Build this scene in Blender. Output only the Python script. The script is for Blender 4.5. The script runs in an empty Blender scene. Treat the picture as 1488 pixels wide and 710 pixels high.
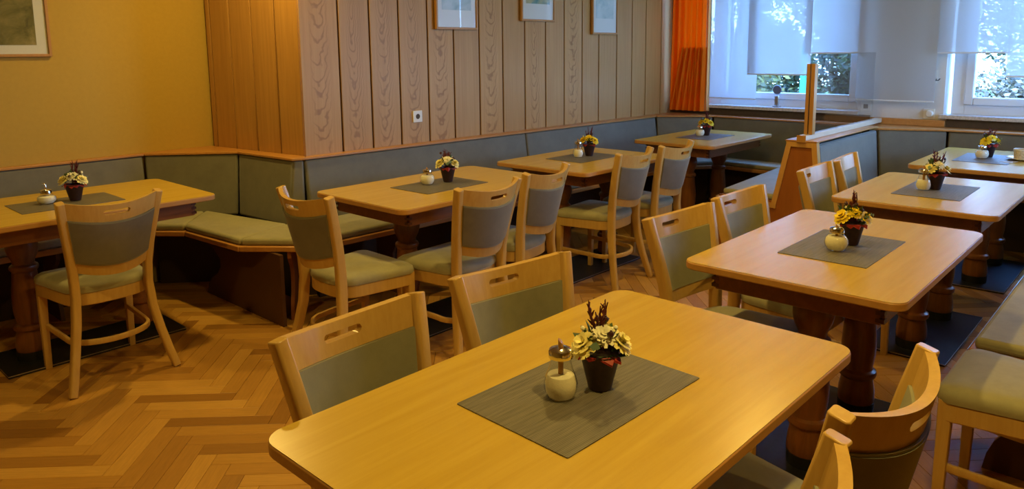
import bpy, bmesh, math, random
from mathutils import Vector, Matrix
random.seed(7)
scene = bpy.context.scene
COL = scene.collection
PI = math.pi

# ------------------------------------------------------------------ camera
F_PX, PITCH, ROLL, YAW = 1072.771, math.radians(8.5164), math.radians(-0.5991), math.radians(42.7274)
PPY = 234.76                                            # row of the optical axis: the photograph is cropped at the top
CAM_Z = 1.47
cp, sp, cy, sy = math.cos(PITCH), math.sin(PITCH), math.cos(YAW), math.sin(YAW)
FW = Vector((cy*cp, sy*cp, -sp)); RT = Vector((sy, -cy, 0)); UP = RT.cross(FW)
RT2 = RT*math.cos(ROLL) + UP*math.sin(ROLL); UP2 = UP*math.cos(ROLL) - RT*math.sin(ROLL)
cam_d = bpy.data.cameras.new('camera'); cam = bpy.data.objects.new('camera', cam_d); COL.objects.link(cam)
cam_d.sensor_width = 36; cam_d.lens = F_PX/1488*36; cam_d.clip_start = .02; cam_d.clip_end = 200; cam_d.shift_y = -(355-PPY)/1488
M = Matrix((RT2, UP2, -FW)).transposed().to_4x4(); M.translation = (0, 0, CAM_Z); cam.matrix_world = M
scene.camera = cam

# ------------------------------------------------------------------ world, sun, exposure
vs = scene.view_settings
vs.view_transform = 'Standard'; vs.look = 'None'; vs.gamma = 1; vs.use_curve_mapping = False
vs.exposure = 0.0
LAMP_COL = (1.0, .69, .17)
LAMP_W = 21.0
world = bpy.data.worlds.new('sky'); scene.world = world; world.use_nodes = True
wn = world.node_tree; wn.nodes.clear()
wo = wn.nodes.new('ShaderNodeOutputWorld'); wb = wn.nodes.new('ShaderNodeBackground')
tc = wn.nodes.new('ShaderNodeTexCoord'); sx = wn.nodes.new('ShaderNodeSeparateXYZ'); rp = wn.nodes.new('ShaderNodeValToRGB')
rp.color_ramp.elements[0].position = .0; rp.color_ramp.elements[0].color = (.34, .60, 1, 1)
rp.color_ramp.elements[1].position = .7; rp.color_ramp.elements[1].color = (.12, .33, .95, 1)
wn.links.new(tc.outputs['Generated'], sx.inputs[0]); wn.links.new(sx.outputs['Z'], rp.inputs[0])
wn.links.new(rp.outputs[0], wb.inputs[0]); wb.inputs[1].default_value = 24.0
wn.links.new(wb.outputs[0], wo.inputs[0])
sun_d = bpy.data.lights.new('sun', 'SUN'); sun_d.energy = 5; sun_d.angle = .01; sun_d.color = (1, .93, .8)
sun = bpy.data.objects.new('sun', sun_d); COL.objects.link(sun)
sun.rotation_euler = Vector((.55, -.5, -.62)).to_track_quat('-Z', 'Y').to_euler()
for loc_, rot_, wd in (((6.8, 2.91, 1.65), (0, PI/2, 0), 1.68), ((6.8, .69, 1.65), (0, PI/2, 0), 1.45), ((5.35, -.39, 1.65), (PI/2, 0, 0), 1.7)):   # sky portals in the window openings
    pd = bpy.data.lights.new('window_portal', 'AREA'); pd.shape = 'RECTANGLE'; pd.size = 1.4 if rot_[1] else wd; pd.size_y = wd if rot_[1] else 1.4
    pd.cycles.is_portal = True
    po = bpy.data.objects.new('window_portal', pd); COL.objects.link(po)
    po.location = loc_; po.rotation_euler = rot_

# ------------------------------------------------------------------ materials
MATS = {}
def new_mat(name):
    m = bpy.data.materials.new(name); m.use_nodes = True; nt = m.node_tree
    b = nt.nodes['Principled BSDF']; MATS[name] = m
    return m, nt, b
def coords(nt, scale, kind='Object', rnd=True):
    t = nt.nodes.new('ShaderNodeTexCoord'); mp = nt.nodes.new('ShaderNodeMapping')
    mp.inputs['Scale'].default_value = scale
    src = t.outputs[kind]
    if rnd:
        oi = nt.nodes.new('ShaderNodeObjectInfo'); mu = nt.nodes.new('ShaderNodeMath'); mu.operation = 'MULTIPLY'
        mu.inputs[1].default_value = 37.0; nt.links.new(oi.outputs['Random'], mu.inputs[0])
        ad = nt.nodes.new('ShaderNodeVectorMath'); ad.operation = 'ADD'
        nt.links.new(src, ad.inputs[0]); nt.links.new(mu.outputs[0], ad.inputs[1]); src = ad.outputs[0]
    nt.links.new(src, mp.inputs['Vector'])
    return mp.outputs['Vector']
def ramp(nt, fac, stops):
    r = nt.nodes.new('ShaderNodeValToRGB'); e = r.color_ramp.elements
    while len(e) < len(stops): e.new(.5)
    for i, (p, c) in enumerate(stops): e[i].position = p; e[i].color = (*c, 1)
    nt.links.new(fac, r.inputs[0]); return r.outputs[0]
def noise(nt, vec, scale, detail=4, rough=.6, dist=0.):
    n = nt.nodes.new('ShaderNodeTexNoise'); n.inputs['Scale'].default_value = scale; n.inputs['Detail'].default_value = detail
    n.inputs['Roughness'].default_value = rough; n.inputs['Distortion'].default_value = dist
    nt.links.new(vec, n.inputs['Vector']); return n.outputs['Fac']
def bump(nt, b, fac, strength, dist=.002):
    bp = nt.nodes.new('ShaderNodeBump'); bp.inputs['Strength'].default_value = strength; bp.inputs['Distance'].default_value = dist
    nt.links.new(fac, bp.inputs['Height']); nt.links.new(bp.outputs[0], b.inputs['Normal'])
def wood(name, c1, c2, axis='Z', rough=.4, spec=.5, fine=60, along=4, bumpy=.05, coat=0):
    m, nt, b = new_mat(name)
    s = {'X': (along, fine, fine), 'Y': (fine, along, fine), 'Z': (fine, fine, along)}[axis]
    v = coords(nt, s)
    n1 = noise(nt, v, 1.0, 5, .65, .4)
    nt.links.new(ramp(nt, n1, [(.3, c1), (.7, c2)]), b.inputs['Base Color'])
    b.inputs['Roughness'].default_value = rough; b.inputs['Specular IOR Level'].default_value = spec
    if coat: b.inputs['Coat Weight'].default_value = coat; b.inputs['Coat Roughness'].default_value = .12
    if bumpy: bump(nt, b, n1, bumpy, .001)
    return m
def plain(name, col, rough=.5, spec=.5, metal=0, var=0, scale=20, bumpy=0):
    m, nt, b = new_mat(name)
    b.inputs['Base Color'].default_value = (*col, 1); b.inputs['Roughness'].default_value = rough
    b.inputs['Specular IOR Level'].default_value = spec; b.inputs['Metallic'].default_value = metal
    if var or bumpy:
        v = coords(nt, (1, 1, 1)); n = noise(nt, v, scale, 5, .6)
        if var:
            lo = tuple(c*(1-var) for c in col); hi = tuple(min(1, c*(1+var)) for c in col)
            nt.links.new(ramp(nt, n, [(.3, lo), (.7, hi)]), b.inputs['Base Color'])
        if bumpy: bump(nt, b, n, bumpy, .003)
    return m
wood('beech', (.54, .32, .09), (.62, .395, .125), 'Z', .28, .5, 50, 3)
wood('table_laminate', (.53, .335, .042), (.62, .415, .066), 'X', .27, .42, 26, 1.6, 0)
wood('edge_band', (.46, .22, .06), (.54, .28, .08), 'X', .38, .5, 30, 3, 0)
wood('dark_wood', (.15, .052, .014), (.24, .085, .024), 'Z', .30, .5, 40, 4)
wood('apron_wood', (.17, .06, .016), (.25, .09, .026), 'X', .36, .5, 40, 4)
wood('joint_wood', (.07, .02, .008), (.11, .035, .012), 'X', .4)
wood('bench_wood', (.45, .20, .05), (.55, .26, .07), 'X', .35, .5, 40, 3)
wood('trim_wood', (.56, .29, .075), (.64, .35, .10), 'Z', .35, .5, 40, 3)
wood('column_panel', (.40, .20, .055), (.50, .265, .075), 'Z', .42, .4, 45, 2)
wood('veneer_panel', (.30, .095, .018), (.37, .125, .025), 'Z', .42, .4, 20, 2)
wood('pale_beam', (.58, .47, .32), (.66, .55, .40), 'X', .45, .4, 40, 3)
wood('frame_wood', (.42, .20, .05), (.50, .26, .07), 'Z', .35)
def panel_mat():
    m, nt, b = new_mat('wall_panel')
    t0 = nt.nodes.new('ShaderNodeTexCoord'); oi0 = nt.nodes.new('ShaderNodeObjectInfo'); sc0 = nt.nodes.new('ShaderNodeVectorMath'); sc0.operation = 'SCALE'
    sc0.inputs[0].default_value = (0, 40, -2.2); nt.links.new(oi0.outputs['Random'], sc0.inputs['Scale'])
    ad0 = nt.nodes.new('ShaderNodeVectorMath'); ad0.operation = 'ADD'; nt.links.new(t0.outputs['Object'], ad0.inputs[0]); nt.links.new(sc0.outputs[0], ad0.inputs[1])
    mp0 = nt.nodes.new('ShaderNodeMapping'); mp0.inputs['Scale'].default_value = (1, 0, .12); nt.links.new(ad0.outputs[0], mp0.inputs[0])
    nz = nt.nodes.new('ShaderNodeTexNoise'); nz.inputs['Scale'].default_value = 11; nz.inputs['Detail'].default_value = 2; nt.links.new(ad0.outputs[0], nz.inputs['Vector'])
    av = nt.nodes.new('ShaderNodeVectorMath'); av.operation = 'MULTIPLY_ADD'; av.inputs[1].default_value = (.032, 0, .032); nt.links.new(nz.outputs['Color'], av.inputs[0]); nt.links.new(mp0.outputs[0], av.inputs[2])
    wv = nt.nodes.new('ShaderNodeTexWave'); wv.wave_type = 'RINGS'; wv.rings_direction = 'Y'
    wv.inputs['Scale'].default_value = 26; wv.inputs['Distortion'].default_value = 0
    nt.links.new(av.outputs[0], wv.inputs['Vector'])
    v3 = coords(nt, (70, 70, 2)); n3 = noise(nt, v3, 1, 4, .6)
    base = ramp(nt, n3, [(.25, (.43, .24, .075)), (.75, (.53, .32, .115))])
    dark = ramp(nt, wv.outputs['Fac'], [(.0, (.66, .58, .50)), (.35, (1, 1, 1))])
    # only a band in the centre of each board shows the rings
    t = nt.nodes.new('ShaderNodeTexCoord'); sxn = nt.nodes.new('ShaderNodeSeparateXYZ'); nt.links.new(t.outputs['Object'], sxn.inputs[0])
    ab = nt.nodes.new('ShaderNodeMath'); ab.operation = 'ABSOLUTE'; nt.links.new(sxn.outputs['X'], ab.inputs[0])
    band = nt.nodes.new('ShaderNodeMapRange'); band.inputs['From Min'].default_value = .075; band.inputs['From Max'].default_value = .03
    nt.links.new(ab.outputs[0], band.inputs['Value'])
    oi = nt.nodes.new('ShaderNodeObjectInfo'); gt = nt.nodes.new('ShaderNodeMath'); gt.operation = 'GREATER_THAN'; gt.inputs[1].default_value = .5
    nt.links.new(oi.outputs['Random'], gt.inputs[0])
    fm = nt.nodes.new('ShaderNodeMath'); fm.operation = 'MULTIPLY'; nt.links.new(band.outputs[0], fm.inputs[0]); nt.links.new(gt.outputs[0], fm.inputs[1])
    mx = nt.nodes.new('ShaderNodeMix'); mx.data_type = 'RGBA'; mx.blend_type = 'MULTIPLY'
    nt.links.new(fm.outputs[0], mx.inputs['Factor']); nt.links.new(base, mx.inputs['A']); nt.links.new(dark, mx.inputs['B'])
    tint = ramp(nt, oi.outputs['Random'], [(0, (.92, .90, .88)), (1, (1.05, 1.03, 1.0))])
    mx2 = nt.nodes.new('ShaderNodeMix'); mx2.data_type = 'RGBA'; mx2.blend_type = 'MULTIPLY'; mx2.inputs['Factor'].default_value = 1
    nt.links.new(mx.outputs['Result'], mx2.inputs['A']); nt.links.new(tint, mx2.inputs['B'])
    nt.links.new(mx2.outputs['Result'], b.inputs['Base Color']); b.inputs['Roughness'].default_value = .45
    b.inputs['Specular IOR Level'].default_value = .35
panel_mat()
def parquet_mat():
    m, nt, b = new_mat('parquet')
    uv = nt.nodes.new('ShaderNodeUVMap'); uv.uv_map = 'plank'
    oi = nt.nodes.new('ShaderNodeObjectInfo'); ge = nt.nodes.new('ShaderNodeNewGeometry')
    ad = nt.nodes.new('ShaderNodeMath'); ad.operation = 'ADD'; nt.links.new(oi.outputs['Random'], ad.inputs[0]); nt.links.new(ge.outputs['Random Per Island'], ad.inputs[1])
    fr = nt.nodes.new('ShaderNodeMath'); fr.operation = 'FRACT'; nt.links.new(ad.outputs[0], fr.inputs[0])
    of = nt.nodes.new('ShaderNodeVectorMath'); of.operation = 'SCALE'; of.inputs[0].default_value = (13, 29, 0); nt.links.new(fr.outputs[0], of.inputs['Scale'])
    va = nt.nodes.new('ShaderNodeVectorMath'); va.operation = 'ADD'; nt.links.new(uv.outputs[0], va.inputs[0]); nt.links.new(of.outputs[0], va.inputs[1])
    mp = nt.nodes.new('ShaderNodeMapping'); mp.inputs['Scale'].default_value = (9, 130, 1); nt.links.new(va.outputs[0], mp.inputs[0])
    n = noise(nt, mp.outputs[0], 1, 5, .65, .3)
    g = ramp(nt, n, [(.25, (.80, .77, .72)), (.75, (1.08, 1.06, 1.03))])
    base = ramp(nt, fr.outputs[0], [(0, (.27, .12, .020)), (.25, (.42, .205, .038)), (.7, (.52, .27, .052)), (1, (.60, .33, .072))])
    mx = nt.nodes.new('ShaderNodeMix'); mx.data_type = 'RGBA'; mx.blend_type = 'MULTIPLY'; mx.inputs['Factor'].default_value = 1
    nt.links.new(base, mx.inputs['A']); nt.links.new(g, mx.inputs['B'])
    nt.links.new(mx.outputs['Result'], b.inputs['Base Color'])
    b.inputs['Roughness'].default_value = .36; b.inputs['Specular IOR Level'].default_value = .4
    bump(nt, b, n, .08, .001)
parquet_mat()
def fabric(name, col, var=.16, rough=.75):
    m, nt, b = new_mat(name)
    v = coords(nt, (1, 1, 1)); n = noise(nt, v, 9, 6, .7); f = noise(nt, v, 420, 2, .5)
    lo = tuple(c*(1-var) for c in col); hi = tuple(c*(1+var) for c in col)
    nt.links.new(ramp(nt, n, [(.3, lo), (.7, hi)]), b.inputs['Base Color'])
    b.inputs['Roughness'].default_value = rough; b.inputs['Sheen Weight'].default_value = .25; b.inputs['Sheen Roughness'].default_value = .4
    b.inputs['Specular IOR Level'].default_value = .3
    bump(nt, b, f, .12, .001)
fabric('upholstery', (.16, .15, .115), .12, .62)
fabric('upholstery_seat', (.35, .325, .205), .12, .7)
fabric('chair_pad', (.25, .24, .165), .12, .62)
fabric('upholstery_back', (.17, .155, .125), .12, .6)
def mat_weave():
    m, nt, b = new_mat('placemat_weave')
    v = coords(nt, (1, 1, 1), rnd=False)
    ws = []
    for d in ('X', 'Y'):
        w = nt.nodes.new('ShaderNodeTexWave'); w.bands_direction = d; w.inputs['Scale'].default_value = 90 if d == 'X' else 75
        w.inputs['Distortion'].default_value = .6; nt.links.new(v, w.inputs['Vector']); ws.append(w.outputs['Fac'])
    mu = nt.nodes.new('ShaderNodeMath'); mu.operation = 'MULTIPLY'; nt.links.new(ws[0], mu.inputs[0]); nt.links.new(ws[1], mu.inputs[1])
    mp = nt.nodes.new('ShaderNodeMapping'); mp.inputs['Scale'].default_value = (8, 160, 1); nt.links.new(v, mp.inputs[0])
    n = noise(nt, mp.outputs[0], 1, 3, .6)
    a2 = nt.nodes.new('ShaderNodeMath'); a2.operation = 'MULTIPLY_ADD'; a2.inputs[1].default_value = .6; nt.links.new(mu.outputs[0], a2.inputs[0]); nt.links.new(n, a2.inputs[2])
    nt.links.new(ramp(nt, a2.outputs[0], [(.3, (.068, .059, .049)), (1.0, (.23, .205, .17))]), b.inputs['Base Color'])
    b.inputs['Roughness'].default_value = .5; b.inputs['Specular IOR Level'].default_value = .4; bump(nt, b, mu.outputs[0], .4, .001)
mat_weave()
plain('plaster_cream', (.50, .33, .07), .9, .2, 0, .03, 40, .15)
plain('plaster_white', (.70, .68, .65), .9, .2, 0, .02, 40, .1)
plain('ceiling_dimmed', (.42, .36, .27), .95, .2)  # unseen ceiling, toned darker to cut bounced light and deepen shadows
plain('groove_dark', (.07, .018, .008), .7)
plain('black_metal', (.012, .012, .013), .42, .5, 0, .3, 60)
plain('disc_grey', (.10, .10, .12), .4)
plain('steel_edge', (.50, .50, .50), .3, .5, 1)
plain('pvc_white', (.74, .77, .80), .35)
plain('sill_stone', (.55, .50, .46), .4, .5, 0, .25, 60)
plain('panel_brown', (.085, .055, .03), .6, .3, 0, .15, 30)
plain('shade_dark', (.05, .026, .012), .7)  # painted shade of the open space below the benches
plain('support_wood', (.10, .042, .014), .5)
plain('chrome', (.75, .73, .70), .12, .5, 1)
plain('socket_white', (.80, .78, .72), .4)
plain('pot_brown', (.035, .014, .012), .45, .4, 0, .3, 80)
plain('ribbon_red', (.34, .022, .014), .5, .4)
plain('petal_cream', (.90, .80, .34), .7, .2, 0, .12, 60)
plain('petal_yellow', (.90, .66, .03), .7, .2, 0, .15, 60)
plain('petal_white', (.88, .85, .66), .7, .2)
plain('petal_core', (.70, .56, .08), .8)
plain('leaf_green', (.055, .10, .022), .5, .4, 0, .4, 50)
plain('leaf_blue', (.22, .36, .30), .6, .3)
plain('twig_red', (.10, .016, .016), .6, .3)
plain('berry_dark', (.05, .014, .016), .35, .5)
plain('sugar', (.92, .87, .74), .9, .2, 0, .04, 300, .3)
plain('tube_amber', (.40, .20, .06), .25, .5)
plain('porcelain', (.86, .85, .82), .15)
plain('cup_beige', (.60, .52, .38), .4, .5, 0, .35, 130)
plain('mat_board', (.80, .78, .70), .8, .2)
plain('teal_paint', (.02, .38, .27), .5)
plain('bark', (.06, .04, .025), .9, .2, 0, .4, 20)
plain('lawn', (.10, .15, .04), .95, .1, 0, .4, 3)
def leaf_mat(name, c1, c2):
    m, nt, b = new_mat(name); ge = nt.nodes.new('ShaderNodeNewGeometry')
    nt.links.new(ramp(nt, ge.outputs['Random Per Island'], [(0, c1), (1, c2)]), b.inputs['Base Color'])
    b.inputs['Roughness'].default_value = .55; b.inputs['Specular IOR Level'].default_value = .3
    b.inputs['Subsurface Weight'].default_value = 0
leaf_mat('leaves_green', (.008, .02, .006), (.05, .08, .018))
leaf_mat('leaves_yellow', (.05, .05, .01), (.22, .19, .04))
leaf_mat('leaves_pale', (.05, .045, .02), (.34, .30, .20))
def curtain_mat(name, col, trans):
    m, nt, b = new_mat(name); out = nt.nodes['Material Output']; nt.nodes.remove(b)
    d = nt.nodes.new('ShaderNodeBsdfDiffuse'); t = nt.nodes.new('ShaderNodeBsdfTranslucent'); mx = nt.nodes.new('ShaderNodeMixShader')
    d.inputs[0].default_value = (*col, 1); t.inputs[0].default_value = (*col, 1); mx.inputs[0].default_value = trans
    nt.links.new(d.outputs[0], mx.inputs[1]); nt.links.new(t.outputs[0], mx.inputs[2]); nt.links.new(mx.outputs[0], out.inputs[0])
curtain_mat('curtain_orange', (.98, .31, .02), .55)
curtain_mat('curtain_lining', (.85, .62, .36), .5)
def sheer_mat():
    m, nt, b = new_mat('sheer_white'); out = nt.nodes['Material Output']; nt.nodes.remove(b)
    d = nt.nodes.new('ShaderNodeBsdfDiffuse'); t = nt.nodes.new('ShaderNodeBsdfTranslucent'); mx = nt.nodes.new('ShaderNodeMixShader')
    tr = nt.nodes.new('ShaderNodeBsdfTransparent'); m2 = nt.nodes.new('ShaderNodeMixShader')
    d.inputs[0].default_value = (.76, .75, .73, 1); t.inputs[0].default_value = (.46, .46, .47, 1); mx.inputs[0].default_value = .5
    m2.inputs[0].default_value = .30
    nt.links.new(d.outputs[0], mx.inputs[1]); nt.links.new(t.outputs[0], mx.inputs[2])
    nt.links.new(mx.outputs[0], m2.inputs[1]); nt.links.new(tr.outputs[0], m2.inputs[2]); nt.links.new(m2.outputs[0], out.inputs[0])
sheer_mat()
def glass_mat(name, tint, rough=.01, base=.04):
    m, nt, b = new_mat(name); out = nt.nodes['Material Output']; nt.nodes.remove(b)
    tr = nt.nodes.new('ShaderNodeBsdfTransparent'); tr.inputs[0].default_value = (*tint, 1)
    gl = nt.nodes.new('ShaderNodeBsdfGlossy'); gl.inputs['Roughness'].default_value = rough
    lw = nt.nodes.new('ShaderNodeLayerWeight'); lw.inputs[0].default_value = .5
    pw = nt.nodes.new('ShaderNodeMath'); pw.operation = 'POWER'; pw.inputs[1].default_value = 5; nt.links.new(lw.outputs['Facing'], pw.inputs[0])
    ma = nt.nodes.new('ShaderNodeMath'); ma.operation = 'MULTIPLY_ADD'; ma.inputs[1].default_value = .9; ma.inputs[2].default_value = base; nt.links.new(pw.outputs[0], ma.inputs[0])
    mx = nt.nodes.new('ShaderNodeMixShader')
    nt.links.new(ma.outputs[0], mx.inputs[0]); nt.links.new(tr.outputs[0], mx.inputs[1]); nt.links.new(gl.outputs[0], mx.inputs[2]); nt.links.new(mx.outputs[0], out.inputs[0])
glass_mat('window_glass', (.95, .97, .98)); glass_mat('acrylic', (.89, .91, .92)); glass_mat('jar_glass', (.93, .93, .90), .03)
glass_mat('picture_glass', (.96, .97, .97), .02)
def art_mat(name, cols, scale):
    m, nt, b = new_mat(name)
    v = coords(nt, (1, 1, 1), rnd=False); n = noise(nt, v, scale, 8, .7, .6)
    k = len(cols)
    nt.links.new(ramp(nt, n, [(.28+.44*i/(k-1), c) for i, c in enumerate(cols)]), b.inputs['Base Color']); b.inputs['Roughness'].default_value = .7
art_mat('art_misty', [(.22, .33, .33), (.42, .52, .50), (.58, .64, .60), (.70, .74, .72)], 9)
art_mat('art_teal', [(.05, .18, .17), (.16, .32, .28), (.52, .46, .24), (.62, .56, .36)], 8)
art_mat('art_grey', [(.30, .40, .38), (.48, .56, .50), (.62, .66, .58), (.72, .72, .66)], 10)
art_mat('art_meadow', [(.04, .03, .01), (.14, .13, .03), (.26, .22, .07), (.42, .34, .15)], 7)
m_em, nt_em, b_em = new_mat('lamp_glow'); b_em.inputs['Emission Color'].default_value = (*LAMP_COL, 1); b_em.inputs['Emission Strength'].default_value = 12

# ------------------------------------------------------------------ mesh helpers
class MB:
    def __init__(s): s.v = []; s.f = []
    def add(s, vs, fs):
        o = len(s.v); s.v += [tuple(v) for v in vs]; s.f += [tuple(i+o for i in f) for f in fs]; return s
    def box(s, x0, x1, y0, y1, z0, z1):
        v = [(x, y, z) for z in (z0, z1) for y in (y0, y1) for x in (x0, x1)]
        return s.add(v, [(0, 2, 3, 1), (4, 5, 7, 6), (0, 1, 5, 4), (2, 6, 7, 3), (0, 4, 6, 2), (1, 3, 7, 5)])
    def prism(s, poly, z0, z1):            # poly counter-clockwise in plan
        n = len(poly); v = [(x, y, z0) for x, y in poly]+[(x, y, z1) for x, y in poly]
        return s.add(v, [tuple(range(n-1, -1, -1)), tuple(range(n, 2*n))]+[(i, (i+1) % n, n+(i+1) % n, n+i) for i in range(n)])
    def lathe(s, prof, seg=20, c=(0, 0), cap=True):
        n = len(prof); v = []
        for r, z in prof:
            for k in range(seg): a = 2*PI*k/seg; v.append((c[0]+r*math.cos(a), c[1]+r*math.sin(a), z))
        f = [(i*seg+k, i*seg+(k+1) % seg, (i+1)*seg+(k+1) % seg, (i+1)*seg+k) for i in range(n-1) for k in range(seg)]
        if cap: f += [tuple(range(seg-1, -1, -1)), tuple((n-1)*seg+k for k in range(seg))]
        return s.add(v, f)
    def sweep(s, pts, sec, up=Vector((0, 0, 1)), cap=True):
        """sec: list of (a,b) profiles or a list per point; a along side, b along up-ish"""
        pts = [Vector(p) for p in pts]; n = len(pts); v = []
        secs = sec if isinstance(sec[0][0], (tuple, list)) else [sec]*n
        m = len(secs[0])
        for i, p in enumerate(pts):
            t = (pts[min(i+1, n-1)]-pts[max(i-1, 0)]).normalized()
            sd = t.cross(up)
            if sd.length < 1e-4: sd = t.cross(Vector((1, 0, 0)))
            sd.normalize(); u2 = sd.cross(t)
            for a, b in secs[i]: v.append(p+sd*a+u2*b)
        f = [(i*m+k, i*m+(k+1) % m, (i+1)*m+(k+1) % m, (i+1)*m+k) for i in range(n-1) for k in range(m)]
        if cap: f += [tuple(range(m-1, -1, -1)), tuple((n-1)*m+k for k in range(m))]
        return s.add(v, f)
    def hexa(s, b4, t4):                    # bottom 4 pts ccw, top 4 pts ccw
        return s.add(list(b4)+list(t4), [(3, 2, 1, 0), (4, 5, 6, 7)]+[(i, (i+1) % 4, 4+(i+1) % 4, 4+i) for i in range(4)])
    def build(s, name, mat, parent=None, bevel=0, seg=2, smooth=True, loc=None, fix=True, ang=35):
        me = bpy.data.meshes.new(name); me.from_pydata(s.v, [], s.f)
        if fix:
            bm = bmesh.new(); bm.from_mesh(me); bmesh.ops.recalc_face_normals(bm, faces=bm.faces); bm.to_mesh(me); bm.free()
        if smooth:
            for p_ in me.polygons: p_.use_smooth = True
            me.set_sharp_from_angle(angle=math.radians(ang))
        me.materials.append(MATS[mat] if isinstance(mat, str) else mat)
        o = bpy.data.objects.new(name, me); COL.objects.link(o)
        if parent: o.parent = parent
        if loc: o.location = loc
        if bevel:
            b = o.modifiers.new('bevel', 'BEVEL'); b.width = bevel; b.segments = seg; b.limit_method = 'ANGLE'; b.angle_limit = math.radians(40)
        return o
def rrect(x0, x1, y0, y1, r, n=6):
    p = []
    for cx, cy_, a0 in ((x1-r, y0+r, -PI/2), (x1-r, y1-r, 0), (x0+r, y1-r, PI/2), (x0+r, y0+r, PI)):
        for k in range(n+1): a = a0+PI/2*k/n; p.append((cx+r*math.cos(a), cy_+r*math.sin(a)))
    return p
def circ(r, n=8): return [(r*math.cos(2*PI*k/n), r*math.sin(2*PI*k/n)) for k in range(n)]
def rsec(w, h, r=.006): return [(a, b) for a, b in rrect(-w/2, w/2, -h/2, h/2, r, 2)]
def tag(o, label=None, cat=None, group=None, kind=None):
    if label: o['label'] = label
    if cat: o['category'] = cat
    if group: o['group'] = group
    if kind: o['kind'] = kind
    return o
def thing(name, label, cat, loc=(0, 0, 0), rz=0, group=None):
    o = bpy.data.objects.new(name, None); COL.objects.link(o); o.empty_display_size = .1
    o.location = loc; o.rotation_euler = (0, 0, rz); return tag(o, label, cat, group)
def copy_tree(o, parent=None):
    c = o.copy(); COL.objects.link(c)
    if parent: c.parent = parent
    for ch in list(o.children): copy_tree(ch, c)
    return c
def poly_ccw(p):
    a = sum(p[i][0]*p[(i+1) % len(p)][1]-p[(i+1) % len(p)][0]*p[i][1] for i in range(len(p)))
    return p if a > 0 else p[::-1]

# ------------------------------------------------------------------ the room
CEIL = 2.55
WINX = 6.52
tag(MB().box(-2.5, 6.77, -3.4, 5.1, CEIL, CEIL+.1).build('ceiling', 'ceiling_dimmed', smooth=False), kind='structure')
PW = [(2.421, 3.956), (6.52, 3.842)]                    # panelled wall line
CF = [(2.302, 4.905), (2.421, 3.956)]                   # panelled face of the wall step
tag(MB().box(-2.5, 2.318, 4.93, 5.1, -.05, CEIL).build('wall_left', 'plaster_cream', smooth=False), kind='structure')
tag(MB().box(-2.7, -2.5, -3.4, 5.1, -.05, CEIL).build('wall_back', 'plaster_cream', smooth=False), kind='structure')
mb = MB().box(-2.5, 2.4, -3.4, -3.2, -.05, CEIL).box(2.4, 2.6, -3.4, -.13, -.05, CEIL)
for x0, x1, z0, z1 in ((2.6, 6.77, -.05, .93), (2.6, 6.77, 2.35, CEIL), (2.6, 4.5, .93, 2.35), (6.2, 6.77, .93, 2.35)): mb.box(x0, x1, -.36, -.13, z0, z1)
tag(mb.build('wall_right', 'plaster_cream', smooth=False), kind='structure')
w4 = tag(MB().box(4.5, 4.6, -.29, -.22, .93, 2.35).box(6.1, 6.2, -.29, -.22, .93, 2.35).box(4.6, 6.1, -.29, -.22, .93, 1.03).box(4.6, 6.1, -.29, -.22, 2.25, 2.35).box(5.31, 5.39, -.29, -.22, 1.03, 2.25).build('window_3', 'pvc_white', bevel=.004), kind='structure')  # unseen window, added to bring more daylight in from the right
for x0, x1 in ((4.6, 5.31), (5.39, 6.1)): MB().box(x0, x1, -.26, -.25, 1.03, 2.25).build('pane', 'window_glass', w4, smooth=False)
wp = tag(MB().prism([(2.316, 5.1), (2.316, 4.905), (2.433, 3.968), (6.77, 3.847), (6.77, 5.1)], -.05, CEIL).build('wall_panelled', 'groove_dark', smooth=False), kind='structure')
def wall_board(p, q, z0, z1, name='board'):             # one vertical veneer board, front face on line p-q
    p = Vector((*p, 0)); q = Vector((*q, 0)); L = (q-p).length; m = (p+q)/2; a = math.atan2(q.y-p.y, q.x-p.x)
    o = MB().box(-L/2+.0055, L/2-.0055, 0, .012, 0, z1-z0).build(name, 'wall_panel', wp, bevel=.003, seg=1)
    o.location = (m.x, m.y, z0); o.rotation_euler = (0, 0, a); return o
bx = [2.421, 2.696, 2.928, 3.161, 3.407, 3.645, 3.896, 4.141, 4.387, 4.632, 4.865, 5.102, 5.333, 5.597, 5.832, 6.056, 6.316, 6.515]
def pwy(x): return PW[0][1]+(PW[1][1]-PW[0][1])*(x-PW[0][0])/(PW[1][0]-PW[0][0])
for a, b in zip(bx, bx[1:]): wall_board((a, pwy(a)), (b, pwy(b)), .8, CEIL)
for k in range(5):
    ts = [0, .055, .28, .52, .765, 1]
    A, B = Vector(CF[0]), Vector(CF[1])
    wall_board(A+(B-A)*ts[k], A+(B-A)*ts[k+1], .8, CEIL).data.materials[0] = MATS['column_panel']
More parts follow.
